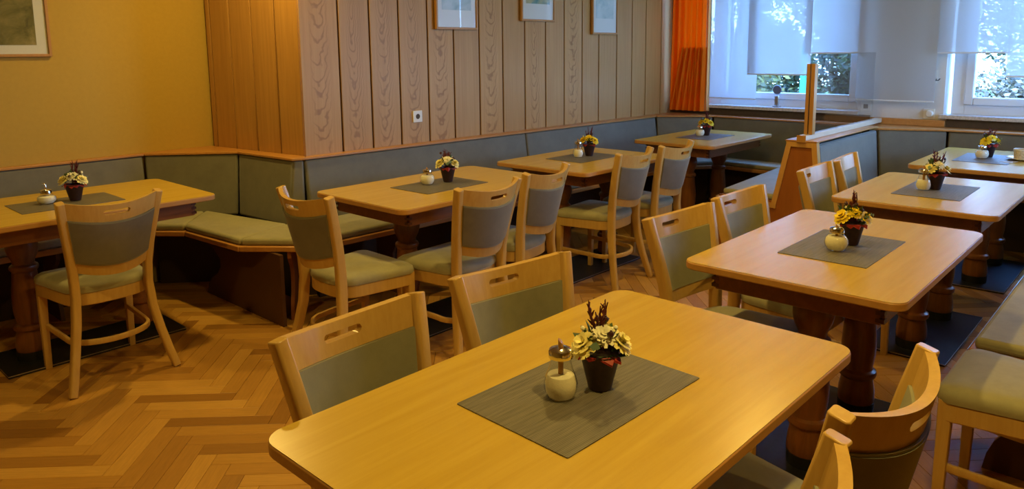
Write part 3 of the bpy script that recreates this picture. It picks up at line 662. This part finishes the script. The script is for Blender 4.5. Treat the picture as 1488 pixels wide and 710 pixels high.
def make_pot(seed, petal, style):
    rng = random.Random(seed)
    t = thing('flower_pot', 'x', 'flower pot')
    q = lambda z: .026+.016*z/.075
    MB().lathe([(.021, 0), (.024, .002), (.0405, .072), (.0425, .074), (.0425, .078), (.039, .078), (.037, .066), (.001, .066)], 20).build('pot', 'pot_brown', t)
    # ribbon: pointed paper collar at the rim
    mb = MB()
    for k in range(9):
        a = 2*PI*k/9+rng.uniform(-.2, .2); w = .42; h = rng.uniform(.008, .020); o = rng.uniform(.046, .054)
        p = lambda a_, r_, z_: (r_*math.cos(a_), r_*math.sin(a_), z_)
        mb.add([p(a-w, .041, .079), p(a+w, .041, .079), p(a+.1, o, .082-h*rng.uniform(-.5, 1)), p(a-w, .042, .076), p(a+w, .042, .076), p(a+.1, o-.001, .080-h)], [(0, 1, 2), (5, 4, 3), (0, 2, 5, 3), (1, 4, 5, 2), (0, 3, 4, 1)])
    mb.build('paper_collar', 'ribbon_red', t, smooth=False)
    # leaves
    mb = MB()
    for k in range(46):
        a = rng.uniform(0, 2*PI); el = rng.uniform(-.1, 1.2); R = rng.uniform(.030, .058)
        c = Vector((math.cos(a)*math.cos(el)*R*.8, math.sin(a)*math.cos(el)*R*.8, .080+math.sin(el)*R*.9)); d = Vector((math.cos(a)*math.cos(el), math.sin(a)*math.cos(el), math.sin(el)+.2)).normalized()
        sd = d.cross(Vector((rng.uniform(-.4, .4), rng.uniform(-.4, .4), 1))).normalized(); L = rng.uniform(.016, .03); w = L*.36; nn = sd.cross(d)
        mb.add([c, c+d*L*.5+sd*w+nn*.002, c+d*L, c+d*L*.5-sd*w+nn*.002, c+d*L*.5-nn*.002], [(0, 1, 4), (1, 2, 4), (2, 3, 4), (3, 0, 4)])
    tag(mb.build('foliage', 'leaf_green', t, fix=False), kind='stuff')
    mb = MB()
    a0 = rng.uniform(0, 6)
    for k in range(6):
        a = a0+k*.09; c = Vector((math.cos(a)*(.038+.006*k), math.sin(a)*(.038+.006*k), .098+.004*k)); 
        sd = Vector((-math.sin(a), math.cos(a), .3*(-1)**k)); u = Vector((0, .2, 1))
        mb.add([c, c+sd*.011+u*.006, c+sd*.016, c+sd*.011-u*.006], [(0, 1, 2, 3)])
    mb.build('eucalyptus_sprig', 'leaf_blue', t, fix=False)
    # flowers
    for j, (a, R, z, r) in enumerate(((-1.25, .038, .098, .034), (1.05, .037, .097, .032), (-.1, .020, .118, .026), (2.6, .030, .108, .026))):
        a += (style-.6)*.5; c = Vector((math.cos(a)*R, math.sin(a)*R, z)); mb = MB(); flower(mb, c, r, rng, 4, Vector((math.cos(a)*.7, math.sin(a)*.7, .8)))
        mb.build('flower', petal if j != 2 else ('petal_white' if petal == 'petal_cream' else 'petal_yellow'), t, fix=False)
    mb = MB()
    for k in range(12):
        a = rng.uniform(0, 2*PI); R = rng.uniform(.005, .04); mb.lathe([(.001, -.005), (.0045, -.002), (.005, .001), (.003, .004), (.0005, .005)], 7, (R*math.cos(a), R*math.sin(a)))
        m0 = len(mb.v)-35; dz = .118+rng.uniform(-.012, .014)
        for i in range(m0, len(mb.v)): x, y, z = mb.v[i]; mb.v[i] = (x, y, z+dz)
    tag(mb.build('blossom_buds', 'petal_white', t), kind='stuff')
    # twigs and berries
    for k in range(9):
        a = rng.uniform(0, 2*PI); l = rng.uniform(.06, .115); tilt = rng.uniform(.05, .38)
        p0 = Vector((rng.uniform(-.012, .012), rng.uniform(-.012, .012), .085)); d = Vector((math.cos(a)*math.sin(tilt), math.sin(a)*math.sin(tilt), math.cos(tilt)))
        w = Vector((rng.uniform(-1, 1), rng.uniform(-1, 1), 0))*.005
        mb = MB(); pts = [p0, p0+d*l*.4+w, p0+d*l*.75-w, p0+d*l]
        mb.sweep(pts, [circ(.0022, 5), circ(.0026, 5), circ(.0024, 5), circ(.0008, 5)], up=Vector((1, .3, 0)))
        q_ = pts[2]; mb.sweep([q_, q_+Vector((d.y, -d.x, .8)).normalized()*.02+w], circ(.0013, 5), up=Vector((1, .3, 0)))
        if k % 2 == 0:
            for z in (.35, .5, .65, .8): 
                e = p0+d*l*z; mb.sweep([e, e+Vector((rng.uniform(-1, 1), rng.uniform(-1, 1), 1)).normalized()*.014], [circ(.0034, 5), circ(.0008, 5)], up=Vector((1, .3, 0)))
        mb.build('twig', 'twig_red', t)
    for k in range(4):
        a = rng.uniform(0, 2*PI); R = rng.uniform(.012, .04); z = rng.uniform(.118, .152); x, y = R*math.cos(a), R*math.sin(a)
        mb = MB().lathe([(.001, z-.0065), (.005, z-.004), (.0068, z), (.005, z+.0045), (.002, z+.0062), (.0026, z+.008), (.0005, z+.008)], 9, (x, y)); mb.sweep([(x*.5, y*.5, .085), (x, y, z-.005)], circ(.001, 4), up=Vector((1, .3, 0)))
        mb.build('berry', 'berry_dark', t)
    return t
POT = {'F': (1.226, .882), 'R2': (2.790, .880), 'R3': (4.175, .926), 'R4': (5.620, .953), 'L1': (1.187, 4.082), 'L2': (2.741, 3.020), 'L3': (4.055, 3.022), 'L4': (5.645, 2.988)}
PLAB = {'F': 'dark pot of cream chrysanthemums with red collar and twigs on the foreground table', 'R2': 'dark pot of yellow flowers with tall twigs on the second right-row table',
 'R3': 'dark pot of pale yellow flowers on the third right-row table', 'R4': 'dark pot of yellow flowers beside the cup on the rearmost right-row table',
 'L1': 'dark pot of two cream flowers on the leftmost table', 'L2': 'dark pot of cream flowers with spiky twigs on the table by the wall step',
 'L3': 'dark pot with one big yellow flower on the middle left-row table', 'L4': 'dark pot with bright yellow flower on the window-corner table'}
PST = {'F': ('petal_cream', .9), 'R2': ('petal_yellow', .3), 'R3': ('petal_cream', .5), 'R4': ('petal_yellow', .8), 'L1': ('petal_cream', 1.2), 'L2': ('petal_cream', .7), 'L3': ('petal_yellow', .1), 'L4': ('petal_yellow', -.3)}
for i, k in enumerate(POT):
    t = make_pot(20+i, *PST[k]); t.location = (*POT[k], ZM); t.rotation_euler = (0, 0, -2.3); tag(t, PLAB[k], 'flower pot', 'potted table flowers')
    t.scale = (1.05,)*3

# ------------------------------------------------------------------ sugar dispensers
def make_jar(kind):
    t = thing('sugar_dispenser', 'x', 'sugar dispenser')
    if kind == 'pear':
        pr = [(.024, .0), (.029, .003), (.0335, .018), (.0345, .030), (.031, .045), (.0245, .062), (.0215, .078), (.0215, .092)]; fill = [(.026, .004), (.031, .018), (.0318, .030), (.0285, .045), (.027, .049), (.001, .051)]
    elif kind == 'round':
        pr = [(.024, .0), (.030, .003), (.038, .017), (.0405, .030), (.038, .044), (.030, .056), (.0235, .062), (.0235, .070)]; fill = [(.027, .004), (.0355, .017), (.038, .030), (.0355, .044), (.030, .051), (.001, .053)]
    else:
        pr = [(.026, .0), (.032, .003), (.041, .014), (.0425, .024), (.040, .034), (.030, .043), (.0235, .047), (.0235, .056)]; fill = [(.029, .004), (.0385, .014), (.040, .024), (.0375, .034), (.030, .039), (.001, .040)]
    mb = MB(); seg = 40; n = len(pr); v = []
    for r, z in pr:
        for k in range(seg): a = 2*PI*k/seg; rr = r*(1+(.022*math.cos(a*20) if kind == 'pear' and .01 < z < .07 else 0)); v.append((rr*math.cos(a), rr*math.sin(a), z))
    mb.add(v, [(i*seg+k, i*seg+(k+1) % seg, (i+1)*seg+(k+1) % seg, (i+1)*seg+k) for i in range(n-1) for k in range(seg)]+[tuple(range(seg-1, -1, -1))])
    mb.build('jar', 'jar_glass', t, ang=60)
    MB().lathe(fill, 24).build('sugar', 'sugar', t)
    zt = pr[-1][1]
    lid = MB().lathe([(.0235, zt-.006), (.0255, zt-.005), (.0255, zt+.006), (.0235, zt+.011), (.014, zt+.015), (.006, zt+.016)], 24).build('lid', 'chrome', t)
    if kind == 'squat':
        MB().sweep([(0, 0, zt+.012), (0, 0, zt+.035), (-.003, .001, zt+.042), (-.010, .003, zt+.044), (-.013, .004, zt+.040)], circ(.0035, 8), up=Vector((0, 1, 0))).build('pour_tube', 'chrome', lid)
    else:
        h = .034 if kind == 'pear' else .026
        z1 = zt+h
        MB().add([(.0055*math.cos(2*PI*k/12), .0055*math.sin(2*PI*k/12), .03) for k in range(12)]+[(.0055*math.cos(2*PI*k/12), .0055*math.sin(2*PI*k/12), z1-.006+.006*math.cos(2*PI*k/12-2)) for k in range(12)],
                 [(k, (k+1) % 12, 12+(k+1) % 12, 12+k) for k in range(12)]+[tuple(range(12, 24))]).build('pour_tube', 'tube_amber', lid)
    return t
JAR = {'F': ((1.137, .918), 'pear'), 'R2': ((2.675, .893), 'round'), 'R3': ((4.120, .967), 'pear'), 'R4': ((5.530, .972), 'round'), 'L1': ((1.066, 4.100), 'squat'), 'L2': ((2.613, 3.046), 'round'), 'L3': ((3.957, 3.042), 'pear'), 'L4': ((5.573, 3.008), 'round')}
JL = {'pear': 'pear-shaped ribbed glass sugar dispenser with chrome lid on ', 'round': 'round glass sugar dispenser with chrome lid on ', 'squat': 'squat glass sugar dispenser with bent metal spout on '}
for k, (c, kind) in JAR.items():
    t = make_jar(kind); t.location = (*c, ZM); s = 1.02 if kind == 'pear' else 1.0; t.scale = (s, s, s); tag(t, JL[kind]+MLAB[k], 'sugar dispenser', 'sugar dispensers')

# cup and saucer on the rearmost right table
cs = thing('saucer', 'white saucer at the right edge of the rearmost right-row table', 'saucer', (5.600, .765, TH+.0026))
MB().lathe([(.025, 0), (.04, .002), (.075, .010), (.086, .014), (.085, .016), (.05, .007), (.001, .006)], 32).build('plate', 'porcelain', cs)
cu = thing('cup', 'beige speckled cup standing on the white saucer at the right edge', 'cup', (5.560, .762, TH+.0101))
MB().lathe([(.036, 0), (.043, .003), (.045, .05), (.046, .066), (.0435, .066), (.041, .006), (.001, .006)], 28).build('body', 'cup_beige', cu)
MB().lathe([(.0462, .060), (.0475, .063), (.0465, .068), (.043, .067)], 28, cap=False).build('rim', 'porcelain', cu)
MB().sweep([(.0, -.044, .05), (.0, -.064, .048), (.0, -.070, .034), (.0, -.060, .020), (.0, -.044, .016)], circ(.004, 8), up=Vector((1, 0, 0))).build('handle', 'cup_beige', cu)
o = MB().prism([(0, 0), (.10, -.02), (.05, .07)], 0, .0012).build('napkin', 'porcelain'); o.location = (5.40, .79, TH+.0026); tag(o, 'white folded paper corner poking out beside the saucer', 'napkin')

# ------------------------------------------------------------------ pictures
def picture(x0, x1, z0, z1, y, art, label, fr='frame_wood', inner=.11, flip=0, below=.12):
    cx = (x0+x1)/2; t = thing('framed_picture', label, 'picture', (cx, y, z0), 0, 'framed prints')
    w, h = x1-x0, z1-z0; e = .016; d = .022
    for a, b, c, f in ((-w/2, -w/2+e, 0, h), (w/2-e, w/2, 0, h), (-w/2+e, w/2-e, 0, e), (-w/2+e, w/2-e, h-e, h)): MB().box(a, b, -d, 0, c, f).build('frame', fr, t, bevel=.002)
    MB().box(-w/2+e, w/2-e, -.010, -.002, e, h-e).build('mat_board', 'mat_board', t, smooth=False)
    o = MB().box(-w/2+e+inner*w, w/2-e-inner*w, -.0112, -.0102, e+below, h-e-below).build('print', art, t, smooth=False)
    MB().box(-w/2+e, w/2-e, -.0155, -.014, e, h-e).build('glazing', 'picture_glass', t, smooth=False)
picture(3.463, 3.868, 1.625, 2.17, pwy(3.67)-.006, 'art_misty', 'framed misty blue-grey print on the panelling, left of the three')
picture(4.321, 4.727, 1.700, 2.15, pwy(4.53)-.006, 'art_teal', 'framed teal and ochre print on the panelling, middle and highest of the three')
picture(5.204, 5.581, 1.606, 2.15, pwy(5.4)-.006, 'art_grey', 'framed grey-green print on the panelling, right of the three nearest the curtain')
picture(.76, 1.382, 1.466, 1.92, 4.929, 'art_meadow', 'framed green landscape print on the cream wall, cut off by the corner', inner=.09, below=.05)

# ------------------------------------------------------------------ small wall things
t = thing('power_socket', 'white square power socket on the wood panelling', 'socket', (3.295, pwy(3.295)-.001, 1.031))
MB().box(-.04, .04, -.009, 0, -.04, .04).build('plate', 'socket_white', t, bevel=.003)
MB().add([(.021*math.cos(2*PI*k/20), -.0105, .021*math.sin(2*PI*k/20)) for k in range(20)]+[(.018*math.cos(2*PI*k/20), -.0093, .018*math.sin(2*PI*k/20)) for k in range(20)], [(k, (k+1) % 20, 20+(k+1) % 20, 20+k) for k in range(20)]).build('socket_ring', 'socket_white', t)
MB().add([(.018*math.cos(2*PI*k/20), -.0094, .018*math.sin(2*PI*k/20)) for k in range(20)], [tuple(range(20))]).build('socket_recess', 'panel_brown', t)
t = thing('dimmer_switch', 'white wall plate with round knob on the pier left of the right window', 'switch', (6.52, 1.526, .945))
MB().box(-.008, 0, -.04, .04, -.04, .04).build('plate', 'socket_white', t, bevel=.003)
o = MB().lathe([(.026, 0), (.026, .018), (.022, .026), (.001, .028)], 20).build('knob', 'socket_white', t); o.rotation_euler = (0, -PI/2, 0); o.location = (-.008, -.006, .003)
t = thing('power_socket', 'white power socket low on the pier, seen through the acrylic screen', 'socket', (6.52, 2.0, .985))
MB().box(-.008, 0, -.04, .04, -.04, .04).build('plate', 'socket_white', t, bevel=.003)
MB().box(-.0095, -.0085, -.018, .018, -.018, .018).build('socket_recess', 'panel_brown', t)
t = thing('cord_bracket', 'small dark cord hook on the pier beside the right window', 'hook', (6.52, 1.492, 1.229))
MB().box(-.004, 0, -.006, .006, -.04, .06).build('plate', 'socket_white', t)
MB().sweep([(-.004, 0, -.01), (-.02, 0, -.02), (-.026, -.02, -.018), (-.026, -.03, -.004)], circ(.004, 6)).build('hook', 'black_metal', t)
t = thing('window_sill_ornament', 'small dark round disc on a grey stand on the left window sill', 'ornament', (6.53, 2.767, .946))  # plain disc on a stand, gives no light
MB().box(-.03, .03, -.028, .028, 0, .012).box(-.012, .012, -.018, .018, .012, .10).build('stand', 'steel_edge', t, bevel=.003)
o = MB().lathe([(.038, -.008), (.042, 0), (.038, .008)], 28).build('disc', 'disc_grey', t); o.rotation_euler = (0, PI/2, 0); o.location = (0, 0, .155)

# ------------------------------------------------------------------ curtain and panel blinds
ct = thing('curtain', 'orange pleated curtain hanging left of the window', 'curtain', (6.425, 3.60, .882))
def drape(y0, y1, z0, z1, amp, folds, th, xo=0):
    N = 90; v = []
    zs = [z0, z0+.02, z0+.115, z0+.125, z0+.6, z1]
    for side in (0, 1):
        for z in zs:
            for i in range(N+1):
                q = i/N; ph = 2*PI*folds*q; a = amp*(1+.25*math.sin(q*9)); sp_ = 1-.06*(z-z0)/(z1-z0)
                x = a*math.sin(ph)+.3*a*math.sin(2*ph+1)+xo + (th if side else 0); v.append((x, y0+(y1-y0)*q*sp_+.3*amp*math.cos(ph), z))
    n = N+1; m = len(zs); idx = lambda s, j, i: s*m*n+j*n+i; f = []
    for s in (0, 1):
        for j in range(m-1):
            for i in range(N): f.append((idx(s, j, i), idx(s, j, i+1), idx(s, j+1, i+1), idx(s, j+1, i)))
    for i in range(N): f.append((idx(0, 0, i), idx(1, 0, i), idx(1, 0, i+1), idx(0, 0, i+1)))
    for j in range(m-1): f.append((idx(0, j, 0), idx(0, j+1, 0), idx(1, j+1, 0), idx(1, j, 0))); f.append((idx(0, j, N), idx(1, j, N), idx(1, j+1, N), idx(0, j+1, N)))
    return MB().add(v, f)
drape(-.19, .195, 0, 1.6, .020, 6, .003).build('fabric', 'curtain_orange', ct, ang=80)
drape(-.19, .195, .004, .115, .020, 6, .002, xo=-.0035).build('hem', 'curtain_orange', ct, ang=80)
drape(-.215, -.165, .004, 1.6, .006, .7, .003, xo=.012).build('lining', 'curtain_lining', ct, ang=80)
BL = [  # y0,y1,bottom,x,label
 (2.925, 3.395, 1.008, 6.440, 'sheer white panel blind beside the curtain, reaching down to the sill'),
 (2.44, 3.008, 1.235, 6.418, 'sheer white panel blind over the middle of the left window, shorter than its neighbour'),
 (2.03, 2.500, 1.420, 6.440, 'short sheer white panel blind at the right of the left window, above the acrylic screen'),
 (1.476, 2.060, 1.040, 6.418, 'long sheer white panel blind hanging in front of the wall pier'),
 (1.014, 1.505, 1.415, 6.440, 'short sheer white panel blind at the left of the right window'),
 (.48, 1.022, 1.243, 6.418, 'sheer white panel blind at the right frame edge')]
for y0, y1, zb, x, lab in BL:
    t = thing('panel_blind', lab, 'blind', (x, (y0+y1)/2, zb), 0, 'sheer panel blinds'); w = (y1-y0)/2
    MB().box(-.0008, .0008, -w, w, .012, 2.44-zb).build('fabric', 'sheer_white', t, smooth=False)
    MB().box(-.004, .004, -w, w, 0, .012).build('hem_bar', 'pvc_white', t, bevel=.002)
o = MB().box(6.39, 6.47, -.1, 3.38, 2.44, 2.49).build('blind_rail', 'pvc_white', bevel=.003); tag(o, 'white ceiling track carrying the panel blinds', 'rail')

# ------------------------------------------------------------------ ceiling lamps (above the picture)
for k, (x, y, w_, lab) in enumerate(((1.97, 3.85, .95, 'above the leftmost tables'), (1.1, .15, 1.15, 'above the foreground table'), (3.2, .50, .25, 'above the right row'), (3.9, 1.65, .68, 'above the middle aisle'), (5.4, 1.3, .12, 'above the booth'), (2.15, 1.65, .75, 'above the front aisle'), (.1, 2.6, .65, 'nearest the camera on the left'))):
    t = thing('ceiling_lamp', 'round recessed ceiling lamp '+lab, 'lamp', (x, y, CEIL), 0, 'recessed ceiling lamps')
    MB().lathe([(.085, -.004), (.085, -.018), (.07, -.02), (.066, -.006)], 24, cap=False).build('ring', 'pvc_white', t)
    MB().lathe([(.066, -.010), (.06, -.012), (.001, -.013)], 24, cap=False).build('diffuser', 'lamp_glow', t)
    ld = bpy.data.lights.new('bulb', 'AREA'); ld.shape = 'DISK'; ld.size = .09; ld.energy = LAMP_W*w_; ld.color = LAMP_COL
    lo = bpy.data.objects.new('bulb', ld); COL.objects.link(lo); lo.parent = t; lo.location = (0, 0, -.024)

# ------------------------------------------------------------------ outdoors
tag(MB().box(-3, 40, -25, 25, -.6, -.5).build('ground', 'lawn', smooth=False), kind='structure')
def tree(loc, R, h, nleaf, lm, lsz, label, cat='tree', seed=1, name='garden_tree'):
    rng = random.Random(seed); t = thing(name, label, cat, (*loc, -.5))
    mb = MB(); mb.sweep([(0, 0, 0), (.05, .02, h*.3), (-.03, .05, h*.7)], [circ(.11, 8), circ(.08, 8), circ(.03, 8)], up=Vector((0, 1, 0)))
    for k in range(5):
        a = 2*PI*k/5+rng.random(); z = h*rng.uniform(.2, .5); mb.sweep([(0, 0, z), (R*.5*math.cos(a), R*.5*math.sin(a), z+h*.2), (R*.8*math.cos(a), R*.8*math.sin(a), z+h*.35)], [circ(.04, 6), circ(.03, 6), circ(.01, 6)], up=Vector((.2, .1, 1)))
    mb.build('trunk', 'bark', t)
    cl = []
    for k in range(34):
        u = Vector((rng.gauss(0, 1), rng.gauss(0, 1), rng.gauss(0, 1))).normalized()*rng.uniform(.25, .95); cl.append((Vector((u.x*R, u.y*R, h*.52+u.z*h*.47)), rng.uniform(.18, .36)*R))
    mb = MB(); vv = []; ff = []
    for k in range(nleaf):
        c, r = cl[k % len(cl)]; d = Vector((rng.gauss(0, .5), rng.gauss(0, .5), rng.gauss(0, .5))); p = c+d*r
        a = Vector((rng.uniform(-1, 1), rng.uniform(-1, 1), rng.uniform(-.6, .6))).normalized(); b = a.orthogonal().normalized(); s = lsz*rng.uniform(.6, 1.3); o = len(vv)
        vv += [p, p+a*s*.5+b*s*.28, p+a*s, p+a*s*.5-b*s*.28]; ff.append((o, o+1, o+2, o+3))
    mb.v = vv; mb.f = ff
    tag(mb.build('foliage', lm, t, fix=False, smooth=False), kind='stuff')
tree((10.7, 5.25), 1.15, 4.0, 9000, 'leaves_yellow', .10, 'yellow-green garden tree outside, at the left of the left window', seed=3)
tree((12.6, 4.15), 1.2, 4.6, 9000, 'leaves_green', .11, 'dark green tree outside, in the middle of the left window', seed=4)
tree((10.9, 2.90), .85, 4.2, 8000, 'leaves_green', .10, 'dark green tree outside, behind the acrylic screen', seed=5)
tree((14.6, 1.55), 1.5, 5.0, 9000, 'leaves_green', .12, 'tall green tree outside, at the right window top', seed=6)
tree((10.2, 1.40), 1.15, 2.2, 9000, 'leaves_pale', .075, 'pale sunlit bush outside the right window', 'bush', seed=7, name='garden_bush')
tree((16.8, 5.55), 2.3, 5.6, 9000, 'leaves_green', .14, 'distant green tree outside, behind the yellow-green one', seed=8)
tree((12.3, -0.75), 1.2, 3.6, 8000, 'leaves_yellow', .10, 'yellowish tree outside, beyond the right frame edge', seed=9)
t = thing('garden_post', 'teal painted post outside the left window', 'post', (10.0, 3.886, -.5)); MB().box(-.03, .03, -.032, .032, 0, 1.95).build('shaft', 'teal_paint', t); MB().box(-.04, .04, -.042, .042, 1.95, 1.98).build('cap', 'teal_paint', t)

# ------------------------------------------------------------------ parquet floor
PL, PWD = .413, .0722; GAP = .0012
fl = tag(MB().box(-2.5, 6.77, -3.4, 5.1, -.08, -.012).build('floor', 'groove_dark', smooth=False), kind='structure')
c45 = math.sqrt(.5); planks = []
for i in range(-120, 120):
    for m_ in range(-16, 17):
        for (u0, v0, hor) in ((i*PWD+m_*PL, i*PWD-m_*PL, True), ((i-1)*PWD+m_*PL, i*PWD-m_*PL, False)):
            uc, vc = (u0+PL/2, v0+PWD/2) if hor else (u0+PWD/2, v0+PL/2)
            x = (uc-vc)*c45+.836; y = (uc+vc)*c45+.01
            if -2.3 < x < 6.5 and -3 < y < 4.9 and (x*FW.x+y*FW.y) > -.3: planks.append((x, y, PI/4 if hor else 3*PI/4))
bpy.context.view_layer.update(); dg = bpy.context.evaluated_depsgraph_get(); cam_p = Vector((0, 0, CAM_Z))
def score(pl):
    x, y, a = pl; n_ = 0; dx, dy = math.cos(a), math.sin(a); ar = 0
    for s in (-.42, 0, .42):
        q = Vector((x+dx*PL*s, y+dy*PL*s, 0)); d = q-cam_p; zc = d.dot(FW)
        if zc < .1: continue
        u, v = F_PX*d.dot(RT2)/zc, F_PX*d.dot(UP2)/zc
        if abs(u) > 760 or v > 240 or v < -490: continue
        L = d.length; hit, hp, *_ = scene.ray_cast(dg, cam_p, d/L, distance=L-.03)
        if not hit: ar += CAM_Z/(L**3)
    return ar
sc_pl = sorted(((score(p_), p_) for p_ in planks), key=lambda t_: -t_[0])
def plank_mesh(mb_list, name):
    vs, fs, uvs = [], [], []
    for x, y, a, zz in mb_list:
        ca, sa = math.cos(a), math.sin(a); b = .0012; o = len(vs); r1, r2 = random.random()*9, random.random()*9
        L2, W2 = PL/2-GAP/2, PWD/2-GAP/2
        loc = [(-L2, -W2, -.010), (L2, -W2, -.010), (L2, W2, -.010), (-L2, W2, -.010), (-L2, -W2, -b), (L2, -W2, -b), (L2, W2, -b), (-L2, W2, -b), (-L2+b, -W2+b, 0), (L2-b, -W2+b, 0), (L2-b, W2-b, 0), (-L2+b, W2-b, 0)]
        for lx, ly, lz in loc: vs.append((x+lx*ca-ly*sa, y+lx*sa+ly*ca, lz+zz))
        for f in ((8, 9, 10, 11), (4, 5, 9, 8), (5, 6, 10, 9), (6, 7, 11, 10), (7, 4, 8, 11), (0, 1, 5, 4), (1, 2, 6, 5), (2, 3, 7, 6), (3, 0, 4, 7)):
            fs.append(tuple(k+o for k in f)); uvs += [(loc[k][0]+r1, loc[k][1]+r2) for k in f]
    me = bpy.data.meshes.new(name); me.from_pydata(vs, [], fs); ul = me.uv_layers.new(name='plank')
    for k, uvv in enumerate(uvs): ul.data[k].uv = uvv
    me.materials.append(MATS['parquet']); return me
pm = plank_mesh([(0, 0, 0, 0)], 'plank')
for s_, (x, y, a) in sc_pl[:300]:
    o = bpy.data.objects.new('plank', pm); COL.objects.link(o); o.parent = fl; o.location = (x, y, random.uniform(-.0006, 0)); o.rotation_euler = (0, 0, a)
rest = bpy.data.objects.new('remaining_planks', plank_mesh([(x, y, a, random.uniform(-.0006, 0)) for s_, (x, y, a) in sc_pl[300:]], 'remaining_planks'))
COL.objects.link(rest); rest.parent = fl; rest['kind'] = 'stuff'
